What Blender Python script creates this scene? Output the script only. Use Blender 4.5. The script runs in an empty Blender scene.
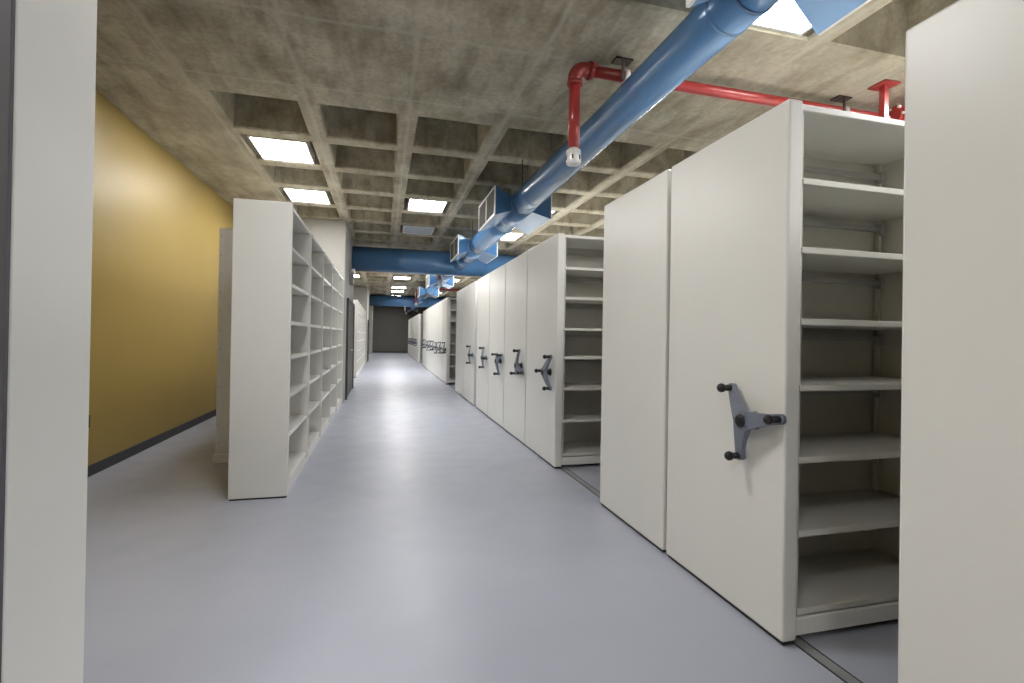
import bpy, bmesh, math, random
from mathutils import Vector, Matrix

# ------------------------------------------------------------------ scene, camera, light
scene = bpy.context.scene
COL = scene.collection
R = math.radians
random.seed(7)

CZ = 1.3891
yaw, pit, rol = R(14.642), R(0.296), R(-0.925)
fw = Vector((math.sin(yaw) * math.cos(pit), math.cos(yaw) * math.cos(pit), math.sin(pit)))
rt = Vector((math.cos(yaw), -math.sin(yaw), 0))
dn = fw.cross(rt)
r2 = rt * math.cos(rol) + dn * math.sin(rol)
d2 = dn * math.cos(rol) - rt * math.sin(rol)
cam_data = bpy.data.cameras.new('camera')
cam_data.sensor_width = 36.0
cam_data.lens = 494.68 / 1024 * 36.0
cam_data.shift_y = -7.04 / 1024
cam_data.clip_start = 0.05
cam_data.clip_end = 200
cam = bpy.data.objects.new('camera', cam_data)
COL.objects.link(cam)
up = -d2
bk = -fw
cam.matrix_world = Matrix(((r2.x, up.x, bk.x, 0), (r2.y, up.y, bk.y, 0), (r2.z, up.z, bk.z, CZ), (0, 0, 0, 1)))
scene.camera = cam

world = bpy.data.worlds.new('world')
scene.world = world
world.use_nodes = True
world.node_tree.nodes['Background'].inputs[0].default_value = (0.9, 0.95, 1.0, 1)
world.node_tree.nodes['Background'].inputs[1].default_value = 0.05

vs = scene.view_settings
vs.view_transform = 'Standard'
vs.look = 'None'
vs.gamma = 1
vs.use_curve_mapping = False
vs.exposure = 0.10
PANEL_LIGHT = 40.0          # emission of a lit ceiling panel
scene.cycles.max_bounces = 10
scene.cycles.diffuse_bounces = 7
scene.cycles.glossy_bounces = 4
scene.cycles.sample_clamp_indirect = 6

# ------------------------------------------------------------------ helpers
def link(o, parent=None):
    COL.objects.link(o)
    if parent is not None:
        o.parent = parent
    return o

def props(o, label=None, cat=None, group=None, kind=None):
    if label: o['label'] = label
    if cat: o['category'] = cat
    if group: o['group'] = group
    if kind: o['kind'] = kind
    return o

def empty(name, loc=(0, 0, 0), parent=None):
    o = bpy.data.objects.new(name, None)
    o.empty_display_size = 0.1
    o.location = loc
    return link(o, parent)

class MB:
    """collects solid shapes into one bmesh"""
    def __init__(self):
        self.bm = bmesh.new()
        self.smooth = []
    def box(self, x0, x1, y0, y1, z0, z1, bevel=0.0, seg=1):
        b = bmesh.new() if bevel else self.bm
        v = [b.verts.new(p) for p in ((x0, y0, z0), (x1, y0, z0), (x1, y1, z0), (x0, y1, z0), (x0, y0, z1), (x1, y0, z1), (x1, y1, z1), (x0, y1, z1))]
        for f in ((3, 2, 1, 0), (4, 5, 6, 7), (0, 1, 5, 4), (1, 2, 6, 5), (2, 3, 7, 6), (3, 0, 4, 7)):
            b.faces.new([v[i] for i in f])
        if bevel:
            bmesh.ops.bevel(b, geom=b.edges[:], offset=bevel, segments=seg, affect='EDGES', profile=0.5)
            self.merge(b)
        return self
    def merge(self, b):
        m = bpy.data.meshes.new('tmp')
        b.to_mesh(m); b.free()
        self.bm.from_mesh(m)
        bpy.data.meshes.remove(m)
    def hexa(self, pts):
        v = [self.bm.verts.new(p) for p in pts]
        for f in ((3, 2, 1, 0), (4, 5, 6, 7), (0, 1, 5, 4), (1, 2, 6, 5), (2, 3, 7, 6), (3, 0, 4, 7)):
            self.bm.faces.new([v[i] for i in f])
        return self
    def tube(self, pts, radii, n=20, cap=True):
        """smooth tube through points, radius per point"""
        pts = [Vector(p) for p in pts]
        if not isinstance(radii, (list, tuple)): radii = [radii] * len(pts)
        rings = []
        ref = None
        for i, p in enumerate(pts):
            a = pts[max(i - 1, 0)]; c = pts[min(i + 1, len(pts) - 1)]
            t = (c - a).normalized() if (c - a).length > 1e-9 else Vector((0, 0, 1))
            if ref is None:
                ref = Vector((0, 0, 1)) if abs(t.z) < 0.9 else Vector((1, 0, 0))
            u = (ref - t * ref.dot(t)).normalized()
            ref = u
            w = t.cross(u)
            rings.append([self.bm.verts.new(p + (u * math.cos(k * 2 * math.pi / n) + w * math.sin(k * 2 * math.pi / n)) * radii[i]) for k in range(n)])
        for a, b in zip(rings[:-1], rings[1:]):
            for k in range(n):
                f = self.bm.faces.new((a[k], a[(k + 1) % n], b[(k + 1) % n], b[k]))
                f.smooth = True
        if cap:
            self.bm.faces.new(rings[0][::-1]); self.bm.faces.new(rings[-1])
        return self
    def ball(self, c, r, seg=12):
        g = bmesh.ops.create_uvsphere(self.bm, u_segments=seg, v_segments=seg // 2 + 1, radius=r)
        bmesh.ops.translate(self.bm, verts=g['verts'], vec=c)
        for v in g['verts']:
            for f in v.link_faces: f.smooth = True
        return self
    def mesh(self, name, mat):
        bmesh.ops.recalc_face_normals(self.bm, faces=self.bm.faces[:])
        m = bpy.data.meshes.new(name)
        self.bm.to_mesh(m); self.bm.free()
        if mat is not None: m.materials.append(mat)
        return m
    def build(self, name, mat, parent=None, loc=(0, 0, 0)):
        o = bpy.data.objects.new(name, self.mesh(name, mat))
        o.location = loc
        return link(o, parent)

CACHE = {}
def inst(key, maker, name, parent, loc=(0, 0, 0), rot=None):
    """object sharing mesh data by key"""
    if key not in CACHE: CACHE[key] = maker()
    o = bpy.data.objects.new(name, CACHE[key])
    o.location = loc
    if rot: o.rotation_euler = rot
    return link(o, parent)

# ------------------------------------------------------------------ materials
def new_mat(name):
    m = bpy.data.materials.new(name)
    m.use_nodes = True
    nt = m.node_tree
    return m, nt, nt.nodes, nt.links, nt.nodes['Principled BSDF']

def N(ns, typ, **kw):
    n = ns.new(typ)
    for k, v in kw.items(): setattr(n, k, v)
    return n

def ramp(ns, pts):
    n = ns.new('ShaderNodeValToRGB')
    e = n.color_ramp.elements
    e[0].position, e[0].color = pts[0][0], (*pts[0][1], 1)
    e[1].position, e[1].color = pts[-1][0], (*pts[-1][1], 1)
    for p, c in pts[1:-1]:
        q = e.new(p); q.color = (*c, 1)
    return n

def paint(name, col, rough=0.45, var=0.04, scale=3.0, bump=0.0, bscale=300, metal=0.0, coat=0.0, spec=0.5):
    m, nt, ns, ln, b = new_mat(name)
    geo = N(ns, 'ShaderNodeNewGeometry')
    nz = N(ns, 'ShaderNodeTexNoise'); nz.inputs['Scale'].default_value = scale; nz.inputs['Detail'].default_value = 4
    ln.new(geo.outputs['Position'], nz.inputs['Vector'])
    rp = ramp(ns, [(0.3, tuple(c * (1 - var) for c in col)), (0.7, tuple(min(1, c * (1 + var)) for c in col))])
    ln.new(nz.outputs['Fac'], rp.inputs['Fac'])
    ln.new(rp.outputs['Color'], b.inputs['Base Color'])
    b.inputs['Roughness'].default_value = rough
    b.inputs['Metallic'].default_value = metal
    b.inputs['Specular IOR Level'].default_value = spec
    if coat:
        b.inputs['Coat Weight'].default_value = coat
        b.inputs['Coat Roughness'].default_value = 0.08
    if bump:
        n2 = N(ns, 'ShaderNodeTexNoise'); n2.inputs['Scale'].default_value = bscale
        ln.new(geo.outputs['Position'], n2.inputs['Vector'])
        bp = N(ns, 'ShaderNodeBump'); bp.inputs['Strength'].default_value = bump; bp.inputs['Distance'].default_value = 0.002
        ln.new(n2.outputs['Fac'], bp.inputs['Height'])
        ln.new(bp.outputs['Normal'], b.inputs['Normal'])
    return m

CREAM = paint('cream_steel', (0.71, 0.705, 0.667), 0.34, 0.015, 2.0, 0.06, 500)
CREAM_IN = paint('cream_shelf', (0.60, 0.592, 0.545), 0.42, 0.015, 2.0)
GALV = paint('galvanised_bar', (0.48, 0.485, 0.48), 0.4, 0.06, 8, metal=0.5)
BLACK = paint('black_rubber', (0.012, 0.012, 0.013), 0.5, 0.1, 20)
KNOB = paint('black_plastic', (0.012, 0.012, 0.014), 0.28, 0.05, 20)
GREYARM = paint('grey_cast_arm', (0.165, 0.185, 0.235), 0.45, 0.05, 30, 0.1, 400)
YELLOW = paint('yellow_wall_paint', (0.375, 0.270, 0.082), 0.42, 0.04, 0.7, 0.1, 120)
WHITEWALL = paint('grey_white_wall_paint', (0.40, 0.388, 0.36), 0.7, 0.03, 1.0, 0.1, 100)
DARKWALL = paint('dark_grey_wall_paint', (0.115, 0.108, 0.095), 0.65, 0.05, 0.8)
BASEB = paint('charcoal_rubber_base', (0.045, 0.046, 0.055), 0.5, 0.06, 5)
DOORM = paint('dark_grey_door_paint', (0.030, 0.029, 0.029), 0.5, 0.05, 2)
DOORF = paint('dark_frame_paint', (0.045, 0.045, 0.045), 0.45, 0.05, 2)
BLUE = paint('blue_duct_enamel', (0.075, 0.185, 0.365), 0.27, 0.08, 1.2, coat=0.2, metal=0.1)
BLUED = paint('blue_duct_seam', (0.03, 0.07, 0.16), 0.4, 0.05, 5)
WHITE = paint('white_enamel', (0.80, 0.80, 0.78), 0.4, 0.02, 4)
GRILLE = paint('grille_slat_grey', (0.15, 0.14, 0.12), 0.8, 0.05, 8, spec=0.2)
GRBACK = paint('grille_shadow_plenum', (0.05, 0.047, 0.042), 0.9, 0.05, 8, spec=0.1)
RED = paint('red_pipe_enamel', (0.31, 0.028, 0.026), 0.3, 0.10, 9, coat=0.3)
REDDK = paint('red_coupling_enamel', (0.24, 0.026, 0.022), 0.4, 0.2, 14)
RUST = paint('dark_brown_bracket', (0.06, 0.035, 0.028), 0.6, 0.2, 14)
CHROME = paint('chrome_head', (0.78, 0.78, 0.77), 0.3, 0.08, 30, metal=0.25)
GREYBOX = paint('grey_plastic', (0.25, 0.25, 0.24), 0.5, 0.05, 8)
RAILM = paint('dull_steel_rail', (0.33, 0.34, 0.35), 0.45, 0.10, 9, metal=0.4)
RAILG = paint('dark_rail_groove', (0.05, 0.05, 0.055), 0.6, 0.10, 9)
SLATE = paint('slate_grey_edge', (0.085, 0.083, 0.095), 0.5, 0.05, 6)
OFFDIFF = paint('unlit_diffuser', (0.42, 0.46, 0.50), 0.35, 0.03, 5)

def emission_mat(name, col, strength):
    m, nt, ns, ln, b = new_mat(name)
    b.inputs['Base Color'].default_value = (0.8, 0.8, 0.8, 1)
    b.inputs['Emission Color'].default_value = (*col, 1)
    b.inputs['Emission Strength'].default_value = strength
    return m
GLOW = emission_mat('lit_diffuser', (1.0, 0.985, 0.965), PANEL_LIGHT)

def floor_mat():
    m, nt, ns, ln, b = new_mat('grey_blue_epoxy_floor')
    geo = N(ns, 'ShaderNodeNewGeometry')
    n1 = N(ns, 'ShaderNodeTexNoise'); n1.inputs['Scale'].default_value = 0.9; n1.inputs['Detail'].default_value = 6
    n2 = N(ns, 'ShaderNodeTexNoise'); n2.inputs['Scale'].default_value = 3.5; n2.inputs['Detail'].default_value = 8
    for n in (n1, n2): ln.new(geo.outputs['Position'], n.inputs['Vector'])
    rp = ramp(ns, [(0.3, (0.362, 0.380, 0.446)), (0.7, (0.400, 0.418, 0.486))])
    ln.new(n1.outputs['Fac'], rp.inputs['Fac'])
    # worn scuffs
    n3 = N(ns, 'ShaderNodeTexNoise'); n3.inputs['Scale'].default_value = 11; n3.inputs['Detail'].default_value = 3
    ln.new(geo.outputs['Position'], n3.inputs['Vector'])
    rs = ramp(ns, [(0.78, (0, 0, 0)), (0.80, (1, 1, 1))])
    ln.new(n3.outputs['Fac'], rs.inputs['Fac'])
    mx = N(ns, 'ShaderNodeMix', data_type='RGBA')
    mul = N(ns, 'ShaderNodeMath', operation='MULTIPLY'); mul.inputs[1].default_value = 0.12
    ln.new(rs.outputs['Color'], mul.inputs[0])
    ln.new(mul.outputs[0], mx.inputs['Factor'])
    ln.new(rp.outputs['Color'], mx.inputs['A'])
    mx.inputs['B'].default_value = (0.55, 0.56, 0.61, 1)
    ln.new(mx.outputs['Result'], b.inputs['Base Color'])
    b.inputs['Specular IOR Level'].default_value = 0.35
    rr = ramp(ns, [(0.3, (0.30, 0.30, 0.30)), (0.7, (0.46, 0.46, 0.46))])
    ln.new(n2.outputs['Fac'], rr.inputs['Fac'])
    ln.new(rr.outputs['Color'], b.inputs['Roughness'])
    bp = N(ns, 'ShaderNodeBump'); bp.inputs['Strength'].default_value = 0.05; bp.inputs['Distance'].default_value = 0.01
    ln.new(n2.outputs['Fac'], bp.inputs['Height'])
    ln.new(bp.outputs['Normal'], b.inputs['Normal'])
    return m
FLOOR = floor_mat()

PX, PY = 0.980, 1.057           # coffer grid pitch
CX0, CY0 = -1.655, 5.223
CWX, CWY = 0.815, 0.880
ZC = 3.668

def concrete_mat():
    m, nt, ns, ln, b = new_mat('raw_board_concrete')
    geo = N(ns, 'ShaderNodeNewGeometry')
    P = geo.outputs['Position']
    n1 = N(ns, 'ShaderNodeTexNoise'); n1.inputs['Scale'].default_value = 1.3; n1.inputs['Detail'].default_value = 8; n1.inputs['Roughness'].default_value = 0.62
    ln.new(P, n1.inputs['Vector'])
    mp = N(ns, 'ShaderNodeMapping'); mp.inputs['Scale'].default_value = (5.0, 1.3, 3.0); mp.inputs['Rotation'].default_value = (0, 0, R(6))
    ln.new(P, mp.inputs['Vector'])
    n2 = N(ns, 'ShaderNodeTexNoise'); n2.inputs['Scale'].default_value = 1.6; n2.inputs['Detail'].default_value = 6
    ln.new(mp.outputs[0], n2.inputs['Vector'])
    n3 = N(ns, 'ShaderNodeTexNoise'); n3.inputs['Scale'].default_value = 26; n3.inputs['Detail'].default_value = 6
    ln.new(P, n3.inputs['Vector'])
    r1 = ramp(ns, [(0.28, (0.215, 0.187, 0.132)), (0.5, (0.375, 0.340, 0.258)), (0.72, (0.520, 0.486, 0.398))])
    ln.new(n1.outputs['Fac'], r1.inputs['Fac'])
    rs = ramp(ns, [(0.32, (0.55, 0.53, 0.49)), (0.56, (1.06, 1.06, 1.06))])
    ln.new(n2.outputs['Fac'], rs.inputs['Fac'])
    m1 = N(ns, 'ShaderNodeMix', data_type='RGBA', blend_type='MULTIPLY'); m1.inputs['Factor'].default_value = 0.75
    ln.new(r1.outputs['Color'], m1.inputs['A']); ln.new(rs.outputs['Color'], m1.inputs['B'])
    r3 = ramp(ns, [(0.3, (0.84, 0.84, 0.84)), (0.7, (1.12, 1.12, 1.12))])
    ln.new(n3.outputs['Fac'], r3.inputs['Fac'])
    m2 = N(ns, 'ShaderNodeMix', data_type='RGBA', blend_type='MULTIPLY'); m2.inputs['Factor'].default_value = 1.0
    ln.new(m1.outputs['Result'], m2.inputs['A']); ln.new(r3.outputs['Color'], m2.inputs['B'])
    # pale formwork joints, following the rib grid, slightly wavering
    sep = N(ns, 'ShaderNodeSeparateXYZ'); ln.new(P, sep.inputs[0])
    def lines(sock, off, pitch, width):
        a = N(ns, 'ShaderNodeMath', operation='ADD'); ln.new(sock, a.inputs[0]); a.inputs[1].default_value = -off
        w = N(ns, 'ShaderNodeMath', operation='MULTIPLY_ADD'); ln.new(n1.outputs['Fac'], w.inputs[0]); w.inputs[1].default_value = 0.10; ln.new(a.outputs[0], w.inputs[2])
        d = N(ns, 'ShaderNodeMath', operation='DIVIDE'); ln.new(w.outputs[0], d.inputs[0]); d.inputs[1].default_value = pitch
        p = N(ns, 'ShaderNodeMath', operation='PINGPONG'); ln.new(d.outputs[0], p.inputs[0]); p.inputs[1].default_value = 0.5
        l = N(ns, 'ShaderNodeMapRange'); ln.new(p.outputs[0], l.inputs['Value'])
        l.inputs['From Min'].default_value = 0.0; l.inputs['From Max'].default_value = width / pitch
        l.inputs['To Min'].default_value = 1.0; l.inputs['To Max'].default_value = 0.0
        return l.outputs[0]
    lx = lines(sep.outputs['X'], CX0 - (PX - CWX) / 2 + 0.05, PX, 0.034)
    ly = lines(sep.outputs['Y'], CY0 - 1.36, 1.09 * 9.0, 0.034)
    ly2 = lines(sep.outputs['Y'], CY0 - 0.28, 9.45, 0.034)
    mxm = N(ns, 'ShaderNodeMath', operation='MAXIMUM'); ln.new(lx, mxm.inputs[0]); ln.new(ly, mxm.inputs[1])
    mxm2 = N(ns, 'ShaderNodeMath', operation='MAXIMUM'); ln.new(mxm.outputs[0], mxm2.inputs[0]); ln.new(ly2, mxm2.inputs[1])
    ml = N(ns, 'ShaderNodeMath', operation='MULTIPLY'); ln.new(mxm2.outputs[0], ml.inputs[0]); ml.inputs[1].default_value = 0.48
    m3 = N(ns, 'ShaderNodeMix', data_type='RGBA')
    ln.new(ml.outputs[0], m3.inputs['Factor']); ln.new(m2.outputs['Result'], m3.inputs['A'])
    m3.inputs['B'].default_value = (0.50, 0.47, 0.41, 1)
    ln.new(m3.outputs['Result'], b.inputs['Base Color'])
    b.inputs['Roughness'].default_value = 0.82
    bp = N(ns, 'ShaderNodeBump'); bp.inputs['Strength'].default_value = 0.25; bp.inputs['Distance'].default_value = 0.01
    ln.new(n3.outputs['Fac'], bp.inputs['Height'])
    ln.new(bp.outputs['Normal'], b.inputs['Normal'])
    return m
CONC = concrete_mat()

# ------------------------------------------------------------------ structure
XL, XRW = -2.675, 7.45
YB, YE = -5.6, 40.0
def struct(o): return props(o, kind='structure')

struct(MB().box(XL - .2, XRW + .2, YB - .2, YE + .2, -0.2, 0).build('floor', FLOOR))
struct(MB().box(XL - .2, XL, YB, YE, 0, 4.4).build('wall_left', YELLOW))
struct(MB().box(XRW, XRW + .2, YB, YE, 0, 4.4).build('wall_right', WHITEWALL))
struct(MB().box(XL - .2, XRW + .2, YB - .2, YB, 0, 4.4).build('wall_back', WHITEWALL))
struct(MB().box(XL - .2, XRW + .2, YE, YE + .2, 0, 4.4).build('wall_end', DARKWALL))
struct(MB().box(XL, XL + .012, YB, 10.45, 0, 0.105, 0.003).build('baseboard_left', BASEB))
struct(MB().box(-0.74, 1.76, YE - .015, YE, 0, 0.12, 0.003).build('baseboard_end', BASEB))

# waffle ceiling: a soffit with openings, each coffer a recessed pan of its own
NCOL, NROW = 9, 7
BAY = 9.385
SKIP = {(1, 5, 0), (1, 6, 0), (0, 5, 0), (0, 6, 0)}
def bay_y(b): return CY0 + (b - 1) * BAY
ceiling_bm = MB()
cells = []
def quad(bm, x0, x1, y0, y1, z):
    v = [bm.verts.new(p) for p in ((x0, y0, z), (x0, y1, z), (x1, y1, z), (x1, y0, z))]
    bm.faces.new(v)
ybreaks = [YB]
rowspans = []
for b in range(0, 5):
    for r in range(NROW):
        y0 = bay_y(b) + r * PY
        y1 = y0 + CWY
        if y0 < YB + .1 or y1 > YE - .1: continue
        rowspans.append((y0, y1, b, r))
prev = YB
for (y0, y1, b, r) in rowspans:
    quad(ceiling_bm.bm, XL - .2, XRW + .2, prev, y0, ZC)          # full rib / solid strip
    px = XL - .2
    for c in range(NCOL):
        x0 = CX0 + c * PX
        if (b, r, c) in SKIP: continue
        quad(ceiling_bm.bm, px, x0, y0, y1, ZC)
        px = x0 + CWX
        cells.append((x0, y0, b, r, c))
    quad(ceiling_bm.bm, px, XRW + .2, y0, y1, ZC)
    prev = y1
quad(ceiling_bm.bm, XL - .2, XRW + .2, prev, YE + .2, ZC)
# solid slab above so the ceiling has depth
ceiling = ceiling_bm.build('ceiling', CONC)
for p in ceiling.data.polygons:
    if p.normal.z > 0: p.flip()
struct(ceiling)
slab = MB().box(XL - .2, XRW + .2, YB - .2, YE + .2, ZC + .50, ZC + .70).build('slab', CONC, ceiling)
def coffer_mesh():
    m = MB(); bm = m.bm
    t = 0.03; d = 0.46
    lo = [bm.verts.new(p) for p in ((0, 0, 0), (CWX, 0, 0), (CWX, CWY, 0), (0, CWY, 0))]
    ch = 0.018                                                    # worn arris at the soffit edge
    md = [bm.verts.new(p) for p in ((ch, ch, ch), (CWX - ch, ch, ch), (CWX - ch, CWY - ch, ch), (ch, CWY - ch, ch))]
    hi = [bm.verts.new(p) for p in ((t, t, d), (CWX - t, t, d), (CWX - t, CWY - t, d), (t, CWY - t, d))]
    for A, B in ((lo, md), (md, hi)):
        for i in range(4):
            bm.faces.new((A[i], A[(i + 1) % 4], B[(i + 1) % 4], B[i]))
    bm.faces.new(hi)
    bmesh.ops.recalc_face_normals(bm, faces=bm.faces[:])
    bmesh.ops.reverse_faces(bm, faces=bm.faces[:])
    me = bpy.data.meshes.new('coffer'); bm.to_mesh(me); bm.free(); me.materials.append(CONC)
    return me
for (x0, y0, b, r, c) in cells:
    inst('coffer', coffer_mesh, 'coffer', ceiling, (x0, y0, ZC))

# concrete column / partition blocks on the left, with dark doors
def pier(y0, y1, n, dy0, dy1, dh):
    o = struct(MB().box(XL, -0.752, y0, y1, 0, ZC + .005, 0.008).build('wall_pier_%d' % n, WHITEWALL))
    d = struct(empty('door_%d' % n, (-0.752, dy0, 0)))
    L = dy1 - dy0
    MB().box(-.01, .02, 0.06, L / 2 - .004, 0.01, dh - .06).build('door_leaf', DOORM, d)
    MB().box(-.01, .02, L / 2 + .004, L - .06, 0.01, dh - .06).build('door_leaf', DOORM, d)
    f = MB()
    f.box(-.01, .045, 0, .06, 0, dh); f.box(-.01, .045, L - .06, L, 0, dh); f.box(-.01, .045, .06, L - .06, dh - .06, dh)
    f.build('door_frame', DOORF, d)
    for k, s in ((L / 2 - .10, 0), (L / 2 + .10, 0)):
        h = MB()
        h.tube([(.02, k, 1.02), (.07, k, 1.02)], .012, 10)
        h.tube([(.065, k - .05, 1.02), (.065, k + .05, 1.02)], .010, 10)
        h.build('door_handle', GALV, d)
pier(10.40, 13.42, 1, 11.03, 13.35, 2.16)
pier(25.0, 27.9, 2, 26.2, 27.6, 2.16)
struct(MB().box(XL, -0.752, 37.2, YE, 0, ZC + .005).build('wall_pier_3', WHITEWALL))

# rails set in the floor under the mobile racks
def rail(x, n):
    o = struct(empty('trim_%d' % n, (x, 0, 0)))
    MB().box(-.035, .035, .2, 38, -.004, .002).build('rail_bed', RAILM, o)
    MB().box(-.035, -.027, .2, 38, -.003, .003).build('rail_groove', RAILG, o)
    MB().box(.027, .035, .2, 38, -.003, .003).build('rail_groove', RAILG, o)
for i, x in enumerate((1.885, 3.85, 5.8)): rail(x, i + 1)

# ------------------------------------------------------------------ shelving
H = 2.5
LEVELS = (0.517, 0.857, 1.19, 1.496, 1.828, 2.147)
XF = 1.774                     # corridor face of the mobile racks
XB = XF + 0.08
BAYW = 1.03
NB = 4
XEND = XB + NB * BAYW

def handle(parent, y, z, ang):
    root = empty('handle', (XF, y, z), parent)
    def arms():
        m = MB(); bm = m.bm
        # three curved webs swept back from the hub to the tips
        n = 7
        for k in range(3):
            a = k * 2 * math.pi / 3
            ca, sa = math.cos(a), math.sin(a)
            rows = []
            for i in range(n):
                t = i / (n - 1)
                rr = 0.195 * t
                w = 0.050 - 0.026 * math.sin(t * math.pi / 2)
                x = -0.072 + 0.040 * t ** 1.6
                th = 0.017 - 0.005 * t
                ring = []
                for (sx, sw) in ((-1, -1), (-1, 1), (1, 1), (1, -1)):
                    yy, zz = rr, sw * w
                    ring.append(bm.verts.new((x + sx * th, yy * ca - zz * sa, yy * sa + zz * ca)))
                rows.append(ring)
            for A, B in zip(rows[:-1], rows[1:]):
                for j in range(4):
                    bm.faces.new((A[j], A[(j + 1) % 4], B[(j + 1) % 4], B[j]))
            bm.faces.new(rows[0]); bm.faces.new(rows[-1])
            # rounded tip
            tx = -0.032
            m.tube([(tx - .012, 0.195 * ca, 0.195 * sa), (tx + .012, 0.195 * ca, 0.195 * sa)], 0.0235, 14)
        m.tube([(-.088, 0, 0), (-.055, 0, 0)], 0.044, 20)
        return m.mesh('arm_spider', GREYARM)
    arms_o = inst('arms', arms, 'arm_spider', root, rot=(ang, 0, 0))
    inst('hubcap', lambda: MB().tube([(-.100, 0, 0), (-.096, 0, 0), (-.085, 0, 0)], [0.022, .033, .033], 18).mesh('hub_cap', KNOB), 'hub_cap', root)
    inst('hubbase', lambda: MB().tube([(-.055, 0, 0), (-.02, 0, 0), (0.0, 0, 0)], [0.027, .032, .044], 20).mesh('hub_base', KNOB), 'hub_base', root)
    def knob():
        m = MB()
        m.tube([(-.03, 0, 0), (-.045, 0, 0), (-.075, 0, 0)], [.021, .017, .015], 12)
        m.ball((-.090, 0, 0), .0235, 16)
        return m.mesh('knob', KNOB)
    for k in range(3):
        a = ang + k * 2 * math.pi / 3
        inst('knob', knob, 'knob', root, (-.008, .195 * math.cos(a), .195 * math.sin(a)))
    return root

def rack(y0, y1, label, group=None, hand=None, detail=True, hub=0.14, hz=1.0):
    """double-sided mobile rack running in x, end panel on the corridor"""
    D = round(y1 - y0, 3)
    root = empty('mobile_rack', (0, y0, 0))
    props(root, label, 'storage rack', group)
    k = 'rk%.3f' % D
    def panel():
        m = MB(); m.box(XF, XB, 0, D, 0.022, H, 0.010, 2); return m.mesh('end_panel', CREAM)
    inst(k + 'p', panel, 'end_panel', root)
    inst(k + 's', lambda: MB().box(XF + .012, XB - .005, .012, D - .012, 0.004, 0.024).mesh('rubber_skirt', BLACK), 'rubber_skirt', root)
    inst(k + 'c', lambda: MB().box(XB, XEND, .008, D - .008, 0.036, 0.120, .006).mesh('carriage', CREAM), 'carriage', root)
    inst(k + 't', lambda: MB().box(XB, XEND, .008, D - .008, 2.455, 2.487, .004).mesh('top_panel', CREAM), 'top_panel', root)
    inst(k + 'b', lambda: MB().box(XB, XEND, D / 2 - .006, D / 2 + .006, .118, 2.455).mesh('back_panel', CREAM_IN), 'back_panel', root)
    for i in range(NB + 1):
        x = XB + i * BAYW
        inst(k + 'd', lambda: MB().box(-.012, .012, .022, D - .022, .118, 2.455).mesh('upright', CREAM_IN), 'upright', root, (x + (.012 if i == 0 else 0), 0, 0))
    inst(k + 'e', lambda: MB().box(XEND, XEND + .03, 0, D, 0.022, H, 0.006).mesh('end_panel', CREAM), 'end_panel', root)
    if detail:
        dep = D / 2 - .018
        def shelf():
            m = MB(); m.box(.014, BAYW - .014, .010, dep, -.030, 0, .003); return m.mesh('shelf', CREAM_IN)
        def stop():
            m = MB()
            m.box(.02, BAYW - .02, dep - .035, dep - .012, -.098, -.070)
            m.box(BAYW - .045, BAYW - .014, dep - .045, dep - .008, -.120, -.055)
            return m.mesh('shelf_back_stop', GALV)
        for i in range(NB):
            x = XB + i * BAYW
            for side in (0, 1):
                for z in (0.160,) + LEVELS:
                    o = inst(k + 'h', shelf, 'shelf', root, (x, 0, z))
                    if side:
                        o.rotation_euler = (0, 0, math.pi); o.location = (x + BAYW, D, z)
                if side == 0 and i < 2:
                    for z in LEVELS + (2.455,):
                        inst(k + 'st', stop, 'shelf_back_stop', root, (x, 0, z))
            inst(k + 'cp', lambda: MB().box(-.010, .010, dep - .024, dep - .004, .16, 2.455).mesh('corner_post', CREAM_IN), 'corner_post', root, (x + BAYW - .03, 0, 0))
    if hand is not None:
        handle(root, hub, hz, R(hand))
    return root

GRP = 'mobile racks along the right side of the aisle'
rack(0.395, 1.347, 'plain cream rack end panel cropped by the right edge of the picture', GRP)
rack(1.859, 2.815, 'nearest cream mobile rack with three-armed handle and open shelves on right', GRP, hand=49, hub=0.185, hz=1.0)
rack(2.852, 3.813, 'plain cream rack without handle, directly behind the nearest handled rack', GRP)
ordn = ['first', 'second', 'third', 'fourth', 'fifth', 'sixth', 'seventh', 'eighth', 'ninth', 'tenth']
G = [(4.934, 6.055, 0), (6.085, 7.225, 85), (7.255, 8.345, 30), (8.375, 9.510, 180), (9.760, 11.130, 180), (11.165, 12.330, None)]
Gl = ['handled rack with open shelves showing at near end of second right-hand group',
      'second cream mobile rack from near end of second right-hand group',
      'third cream mobile rack from near end of second right-hand group',
      'fourth cream mobile rack from near end of second right-hand group',
      'fifth rack of second right-hand group, set back behind a narrow dark gap',
      'last rack of second right-hand group, plain end panel without handle']
for i, ((a, b, h), l) in enumerate(zip(G, Gl)):
    rack(a, b, l, GRP, hand=h, detail=i in (0, 3, 4, 5), hub=0.18, hz=1.015)
y = 14.19
for i in range(8):
    l = ('first cream rack of third right-hand group, its narrow shelf face showing' if i == 0 else
         '%s cream rack from near end of third right-hand group' % ordn[i])
    rack(y, y + 1.075, l, GRP, hand=85 + 20 * (i % 3), detail=i == 0, hub=.13)
    y += 1.1
y = 25.5
for i in range(10):
    l = ('first cream rack of the farthest right-hand group, beyond the last cross aisle' if i == 0 else
         '%s cream rack from near end of farthest right-hand group' % ordn[i])
    rack(y, y + 1.075, l, GRP, hand=(None if i in (0, 9) else 80 + 25 * (i % 3)), detail=i == 0, hub=.13)
    y += 1.1

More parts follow.
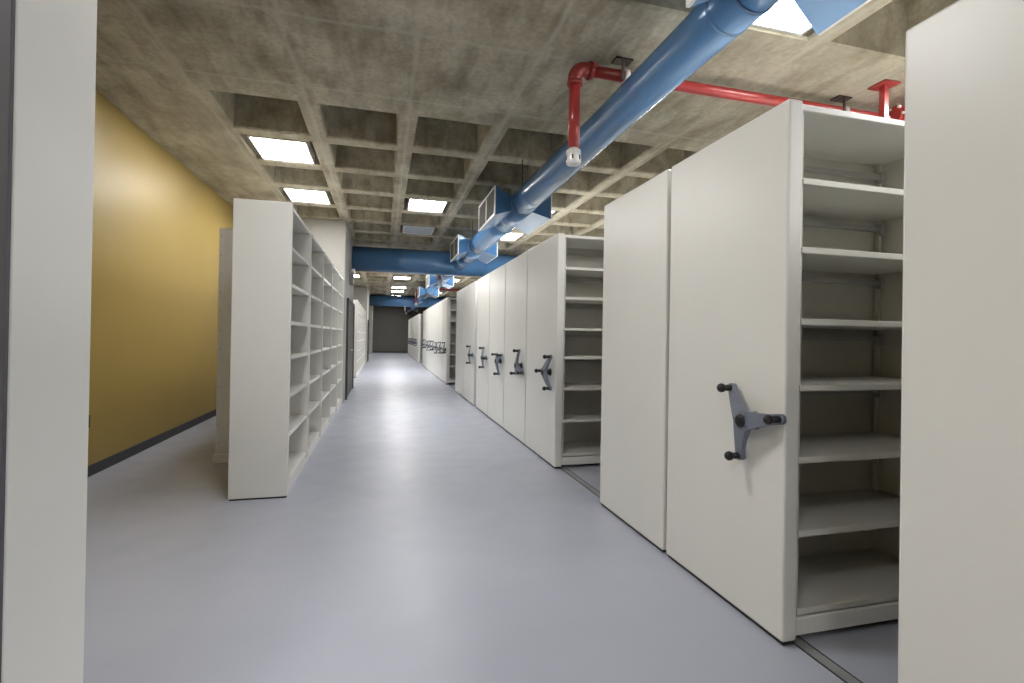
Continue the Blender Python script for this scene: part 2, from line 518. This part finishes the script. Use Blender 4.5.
def wall_unit(name, y0, nb, bw, xb, xf, label, group=None, end=True, axis_flip=False):
    """single-sided fixed shelving, back at xb, open face at xf (local x runs from back to face)"""
    root = empty(name, (xb, y0, 0))
    props(root, label, 'shelving', group)
    s = 1 if xf > xb else -1
    D = abs(xf - xb)
    L = nb * bw
    t = .030 if end else .012
    k = 'wu%s%.3f%.3f%d%d' % (name, D, bw, nb, s)
    def bx(m, x0, x1, *a, **kw):
        if s < 0: x0, x1 = -x1, -x0
        return m.box(x0, x1, *a, **kw)
    if end:
        bx(MB(), 0, D, 0, t, .012, H, bevel=.006, seg=2).build('end_panel', CREAM, root)
        bx(MB(), .01, D - .01, .006, t - .004, 0.0, .014).build('rubber_skirt', BLACK, root)
    else:
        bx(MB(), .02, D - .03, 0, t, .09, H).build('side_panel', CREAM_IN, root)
        p = MB()
        bx(p, D - .045, D - .005, -.008, .03, .09, H)
        p.build('front_post', CREAM, root)
        hm = MB()
        for z in [0.2 + .2 * i for i in range(12)]:
            bx(hm, D - .030, D - .020, -.0095, -.0075, z, z + .022)
        hm.build('post_slots', GALV, root)
        bx(MB(), 0, D + .02, -.02, .05, 0, .095, bevel=.004).build('foot_plate', CREAM, root)
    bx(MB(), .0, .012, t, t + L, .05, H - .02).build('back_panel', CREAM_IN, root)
    bx(MB(), .02, D - .022, t, t + L, 0, .086).build('plinth', CREAM, root)
    for i in range(nb):
        y = t + i * bw
        if i > 0 or not end:
            bx(MB(), .012, D - .002, y - .014, y + .014, .05, H - .01).build('upright', CREAM, root)
        for j, z in enumerate((0.118,) + LEVELS + (H - .008,)):
            def shelf():
                m = MB(); bx(m, .012, D - .018, .011, bw - .011, -.032, 0, bevel=.003); return m.mesh('shelf', CREAM)
            inst(k + 'sh', shelf, 'shelf', root, (0, y, z))
    bx(MB(), 0, D - .002, t + L - .004, t + L + .022, .012, H, bevel=.004).build('end_panel', CREAM, root)
    return root

wall_unit('fixed_shelving', 4.527, 5, 1.155, -1.212, -0.756, 'long open cream shelving unit with plain end panel on left of aisle')
wall_unit('fixed_shelving', 5.88, 3, 1.16, -1.235, -1.70, 'cream shelving back to back behind the long left unit, facing yellow wall', end=False)
wall_unit('fixed_shelving', 16.6, 7, 1.17, -1.22, -0.785, 'distant open cream shelving beyond the dark door on left')

# near-left unit: its end panel stands at the left edge of the view
root = empty('near_rack', (0, 0, 0))
props(root, 'light grey rack end panel cropped by the left edge of the picture', 'storage rack')
NX, N0, N1 = -0.757, 1.272, 1.570
MB().box(NX - .03, NX, N0, N1, .012, H, .004, 2).build('end_panel', CREAM, root)
MB().box(NX - .075, NX - .003, N0 - .010, N0 + .004, .0, H - .005, .002).build('front_post', SLATE, root)  # narrow dark grey strip along the near edge of the end panel
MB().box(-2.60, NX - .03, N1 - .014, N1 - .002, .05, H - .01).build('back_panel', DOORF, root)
MB().box(-2.60, NX - .03, N0 + .02, N1 - .014, .0, .09).build('plinth', CREAM, root)
for i in range(2):
    for z in (0.118,) + LEVELS + (H - .008,):
        xa = NX - .03 - (i + 1) * .905
        MB().box(xa + .01, xa + .895, N0 + .012, N1 - .016, z - .03, z, .003).build('shelf', CREAM, root)
    MB().box(xa - .01, xa + .01, N0 + .006, N1 - .014, .05, H - .01).build('upright', CREAM, root)

# ------------------------------------------------------------------ ducts
DX, DZ = 1.868, 3.265
duct = empty('supply_duct', (0, 0, 0))
props(duct, 'long round blue supply duct with box diffusers running above the aisle', 'duct')
def duct_r(y):
    t = min(1, max(0, (y - 3.4) / 5.2))
    return .146 + .048 * t * t * (3 - 2 * t)
secs = [-5.5, -2.5, 0.2, 2.2, 6.6, 7.8, 10.0, 11.25, 12.56]
for a, b in zip(secs[:-1], secs[1:]):
    n = max(2, int((b - a) / .35))
    ys = [a + (b - a) * i / (n - 1) for i in range(n)]
    MB().tube([(DX, y, DZ) for y in ys], [duct_r(y) for y in ys], 56).build('duct_section', BLUE, duct)
for a in (0.2, 2.2, 6.6, 7.8, 10.0, 11.25):
    r = duct_r(a)
    MB().tube([(DX, a - .006, DZ), (DX, a + .006, DZ)], r + .004, 48).build('seam_ring', BLUED, duct)

def diffuser(y0, parent, ln=1.16, z=DZ, rr=.19):
    root = empty('diffuser_box', (DX, y0, z), parent)
    hx, hh = .40, .200
    m = MB()
    hi = rr * .45
    for s in (-1, 1):
        xi, xo = s * .10, s * hx
        m.hexa([(xi, .10, -hi), (xo, 0, -hh), (xo, ln, -hh), (xi, ln - .10, -hi), (xi, .10, hi), (xo, 0, hh), (xo, ln, hh), (xi, ln - .10, hi)])
    m.build('box_body', BLUE, root)
    for s in (-1, 1):
        xo = s * hx
        f = MB(); w = .022
        e = s * .018
        xa, xb = sorted((xo, xo + e))
        f.box(xa, xb, 0, ln, -hh, -hh + w); f.box(xa, xb, 0, ln, hh - w, hh)
        f.box(xa, xb, 0, w, -hh + w, hh - w); f.box(xa, xb, ln - w, ln, -hh + w, hh - w)
        f.box(xa, xb, ln / 2 - .014, ln / 2 + .014, -hh + w, hh - w)
        f.build('grille_frame', WHITE, root)
        g = MB()
        for i in range(14):
            zz = -hh + w + .012 + i * (2 * hh - 2 * w - .012) / 14
            xc = xo + s * .004
            g.box(min(xc, xc + s * .010), max(xc, xc + s * .010), w, ln - w, zz, zz + .014)
        g.build('grille_slats', GRILLE, root)
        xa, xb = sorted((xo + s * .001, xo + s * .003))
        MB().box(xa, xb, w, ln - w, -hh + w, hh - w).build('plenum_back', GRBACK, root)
    return root
for yb in (-2.2, 1.03, 6.62, 10.03): diffuser(yb, duct)
# hanger rods for the duct
for yh in (-1.0, 2.4, 6.1, 9.6, 12.2):
    m = MB()
    r = duct_r(yh)
    for s in (-1, 1):
        m.tube([(DX + s * r, yh, DZ), (DX + s * r, yh, ZC)], .006, 8)
    m.build('hanger_rod', RUST, duct)
    MB().tube([(DX, yh - .012, DZ), (DX, yh + .012, DZ)], r + .003, 48).build('hanger_strap', BLUE, duct)

def cross_duct(y, z, r, x0, x1, label):
    o = empty('cross_duct', (0, y, z)); props(o, label, 'duct', 'large cross ducts')
    MB().tube([(x0, 0, 0), (x1 * .4 + x0 * .6, 0, 0)], r, 56).build('duct_section', BLUE, o)
    MB().tube([(x1 * .4 + x0 * .6, 0, 0), (x1, 0, 0)], r, 56).build('duct_section', BLUE, o)
    MB().tube([(DX - .7, 0, 0), (DX - .69, 0, 0)], r + .003, 56).build('seam_ring', BLUE, o)
cross_duct(12.8, 3.263, .309, -0.75, 7.4, 'thick dark blue duct crossing the aisle beside the left pier')
cross_duct(29.0, 3.335, .309, -0.75, 7.4, 'distant blue duct crossing the aisle before the dark end wall')

far = empty('supply_duct', (0, 0, 0))
props(far, 'distant blue duct with white-framed diffusers beyond the thick cross duct', 'duct')
for a, b in ((13.045, 18), (18, 23.5), (23.5, 28.75)):
    MB().tube([(DX, a, DZ), (DX, b, DZ)], .16, 32).build('duct_section', BLUE, far)
for yb in (16.6, 21.2): diffuser(yb, far)
far2 = empty('supply_duct', (0, 0, 0))
props(far2, 'farthest blue duct piece beyond the distant cross duct', 'duct')
MB().tube([(DX, 29.25, DZ), (DX, 39.9, DZ)], .16, 32).build('duct_section', BLUE, far2)
diffuser(34.4, far2)

# ------------------------------------------------------------------ sprinkler pipes
def sprinkler(y, label, near=False, x1=7.4, z=3.54, xv=1.448):
    o = empty('sprinkler_pipe', (0, y, 0)); props(o, label, 'pipe', 'red sprinkler pipes under the ceiling')
    r = .045
    MB().tube([(xv + .13, 0, z), (x1, 0, z)], r, 24).build('branch_pipe', RED, o)
    e = MB(); pts = []
    for i in range(9):
        a = i / 8 * math.pi / 2
        pts.append((xv + .085 - .085 * math.sin(a), 0, z - .085 + .085 * math.cos(a)))
    e.tube([(xv + .13, 0, z)] + pts + [(xv, 0, z - .115)], r + .012, 24)
    e.build('elbow', REDDK, o)
    MB().tube([(xv + .118, 0, z), (xv + .150, 0, z)], r + .026, 20).build('coupling', REDDK, o)
    MB().tube([(xv, 0, z - .135), (xv, 0, z - .108)], r + .018, 20).build('coupling', REDDK, o)
    MB().box(xv + .115, xv + .153, -.10, -.055, z - .018, z + .018, .004).build('coupling_bolt', REDDK, o)
    MB().box(xv + .115, xv + .153, .055, .10, z - .018, z + .018, .004).build('coupling_bolt', REDDK, o)
    MB().tube([(xv, 0, z - .12), (xv, 0, 2.90)], r, 24).build('drop_pipe', RED, o)
    n = MB()
    n.tube([(xv, 0, 2.925), (xv, 0, 2.885)], [.036, .034], 20)
    n.tube([(xv, 0, 2.885), (xv, 0, 2.88), (xv, 0, 2.795), (xv, 0, 2.772), (xv, 0, 2.768)], [.04, .058, .060, .054, .03], 20)
    n.build('sprinkler_head', CHROME, o)
    g = MB()
    for a in range(6):
        t = a * math.pi / 3
        g.box(xv + .058 * math.cos(t) - .006, xv + .058 * math.cos(t) + .006, .058 * math.sin(t) - .006, .058 * math.sin(t) + .006, 2.80, 2.835)
    g.build('head_ports', RUST, o)
    for xh in (1.86, 4.1, 6.2):
        b = MB()
        b.box(xh - .075, xh + .075, -.05, .05, ZC - .014, ZC - .002)
        b.box(xh - .028, xh - .008, -.06, -.048, z - .055, ZC - .01)
        b.build('bracket', RUST, o)
        MB().tube([(xh + .01, 0, z), (xh + .05, 0, z)], r + .008, 24).build('pipe_clamp', WHITE, o)
    if near:
        p = MB()
        p.box(-.085, .085, -.085, .085, ZC - .016, ZC - .002, .002)
        p.build('ceiling_plate', RED, o, (4.24, -.30, 0))
        MB().box(-.026, .026, -.026, .026, 3.36, ZC - .012, .004).build('support_post', RED, o, (4.24, -.30, 0))
        MB().box(-.035, .035, -.035, .35, 3.33, 3.38, .004).build('support_arm', RED, o, (4.24, -.30, 0))
        MB().tube([(4.50, -.20, 3.46), (4.74, -.20, 3.46)], .10, 28).build('flange', RED, o)
        MB().tube([(4.48, -.20, 3.46), (7.4, -.20, 3.46)], .07, 24).build('main_pipe', RED, o)
        for a in range(6):
            t = a * math.pi / 3
            MB().tube([(4.48, -.20 + .085 * math.cos(t), 3.46 + .085 * math.sin(t)), (4.52, -.20 + .085 * math.cos(t), 3.46 + .085 * math.sin(t))], .012, 8).build('flange_bolt', CHROME, o)
    return o
sprinkler(3.69, 'nearest red sprinkler pipe with elbow and chrome head beside the blue duct', near=True)
sprinkler(13.35, 'red sprinkler drop seen just behind the thick blue cross duct')
sprinkler(23.0, 'distant red sprinkler pipe above the third right-hand rack group')
sprinkler(33.0, 'farthest small red sprinkler drop against the dark end wall')

# ------------------------------------------------------------------ ceiling panel lights
LW, LL = .645, .775
def fixture(b, r, c, lit, label, dy=.055):
    x = CX0 + c * PX + CWX / 2
    y = bay_y(b) + r * PY + CWY / 2 + dy * .5
    o = empty('ceiling_light', (x, y, ZC + .012))
    props(o, label, 'light', 'panel lights set in the ceiling coffers')
    def frame():
        f = MB(); w = .022
        f.box(-LW / 2, LW / 2, -LL / 2, -LL / 2 + w, 0, .11); f.box(-LW / 2, LW / 2, LL / 2 - w, LL / 2, 0, .11)
        f.box(-LW / 2, -LW / 2 + w, -LL / 2 + w, LL / 2 - w, 0, .11); f.box(LW / 2 - w, LW / 2, -LL / 2 + w, LL / 2 - w, 0, .11)
        f.box(-LW / 2, LW / 2, -LL / 2, LL / 2, .11, .125)
        return f.mesh('frame', WHITE)
    inst('lf', frame, 'frame', o)
    def diff(): return MB().box(-LW / 2 + .022, LW / 2 - .022, -LL / 2 + .022, LL / 2 - .022, .006, .016).mesh('diffuser', GLOW if lit else OFFDIFF)
    inst('ld%d' % lit, diff, 'diffuser', o)
    m = lambda: MB().tube([(-.2, 0, .125), (-.2, 0, .445)], .005, 6).tube([(.2, 0, .125), (.2, 0, .445)], .005, 6).mesh('hanger_wire', RUST)
    inst('lw', m, 'hanger_wire', o)
    return o
fixture(1, 1, 0, 1, 'lit panel light high on left, nearer of the two by yellow wall')
fixture(1, 3, 0, 1, 'lit panel light just above the top of the left shelving end')
fixture(1, 3, 2, 1, 'lit panel light in the middle of the waffle ceiling above the aisle')
fixture(1, 5, 2, 0, 'unlit grey panel light in the coffer before the cross duct')
fixture(1, 3, 4, 1, 'lit panel light peeking out right behind the blue diffuser box')
fixture(1, 5, 4, 1, 'lit panel light below the diffuser box, above the second rack group')
fixture(0, 6, 4, 1, 'big bright panel light at the top right behind the blue duct')
fixture(0, 6, 1, 1, 'added unseen panel light above the top edge of the view, over the aisle')  # unseen, added to light the rack and shelving end panels
fixture(0, 6, 6, 1, 'added panel light over the nearest right-hand racks, hidden by them')  # added out of sight, brightens the right ceiling by bounce off the rack tops
fixture(0, 1, 1, 1, 'added unseen panel light far behind the viewer left of the aisle middle')  # unseen fill, added to light the nearest rack's front edge
fixture(0, 4, 6, 1, 'added unseen panel light beyond the right edge of the view over the racks')  # unseen, added for more bounce onto the right ceiling
fixture(1, 3, 6, 1, 'added panel light farther over the second right-hand group, hidden by the racks')  # added behind the racks, again for bounce onto the ceiling
fixture(0, 3, 0, 1, 'added unseen panel light overhead left of the viewer near the yellow wall')  # unseen, added to light the nearest rack's shelves from the side
fixture(0, 4, 4, 1, 'added unseen panel light behind the viewer over the right racks')  # unseen, added to light the nearest rack's open shelves from above
fixture(1, 1, 6, 1, 'added panel light over the second right-hand rack group, hidden by the racks')  # hidden, added to brighten the right ceiling off the rack tops
for (b, r, c, l) in ((2, 1, 0, 'added hidden lit panel beyond the cross duct, first along the left side'),  # added to brighten the far ceiling and floor
                     (2, 5, 0, 'added lit panel farther along the left side beyond the cross duct'),  # added for far brightness along the left side
                     (2, 1, 4, 'added hidden lit panel just beyond the cross duct on the right'),  # hidden, added to lift the ceiling past the cross duct
                     (3, 2, 0, 'added small distant lit panel above the far left shelving'),  # added to brighten the far bays
                     (3, 0, 2, 'added distant lit panel over the cross aisle between far rack groups'),  # added to brighten the far part of the aisle
                     (2, 1, 2, 'first lit panel beyond the thick cross duct, over the aisle'),
                     (2, 3, 2, 'second lit panel beyond the thick cross duct, over the aisle'),
                     (2, 5, 2, 'third lit panel beyond the thick cross duct, over the aisle'),
                     (2, 3, 0, 'lit panel beyond the cross duct, close to the left pier'),
                     (2, 3, 4, 'lit panel beyond the cross duct, right of the far diffuser'),
                     (2, 5, 4, 'farther lit panel right of the far blue diffuser'),
                     (3, 2, 2, 'small distant lit panel just above the second cross duct'),
                     (3, 2, 4, 'small distant lit panel right of the second small diffuser'),
                     (4, 1, 2, 'added hidden panel light before the dark end wall over the aisle'),  # hidden, added to light the end wall
                     (4, 3, 2, 'added hidden panel light closest to the dark end wall'),  # added out of sight, lifts the end wall from black
                     (3, 5, 2, 'added farthest panel light hidden behind the second cross duct')):  # hidden, added to brighten the last bays before the end wall
    fixture(b, r, c, 1, l)

# ------------------------------------------------------------------ small wall items
o = empty('wall_outlet', (XL, 5.50, .53)); props(o, 'small black outlet low on the yellow wall', 'outlet')
MB().box(0, .012, -.04, .04, -.06, .06, .003).build('cover_plate', BLACK, o)
MB().box(.012, .016, -.02, .02, -.035, -.010, .001).build('socket', KNOB, o)
MB().box(.012, .016, -.02, .02, .010, .035, .001).build('socket', KNOB, o)
o = empty('emergency_light', (-0.752, 11.9, 2.52)); props(o, 'grey box fixed on the white pier above the dark door', 'wall light')
MB().box(0, .09, -.16, .16, 0, .26, .01).build('housing', GREYBOX, o)
for s in (-1, 1):
    MB().tube([(.05, s * .10, .26), (.05, s * .10, .29)], .012, 10).build('lamp_stem', GREYBOX, o)
    MB().tube([(.03, s * .10, .32), (.11, s * .10, .32)], [.035, .05], 16).build('lamp_head', WHITE, o)
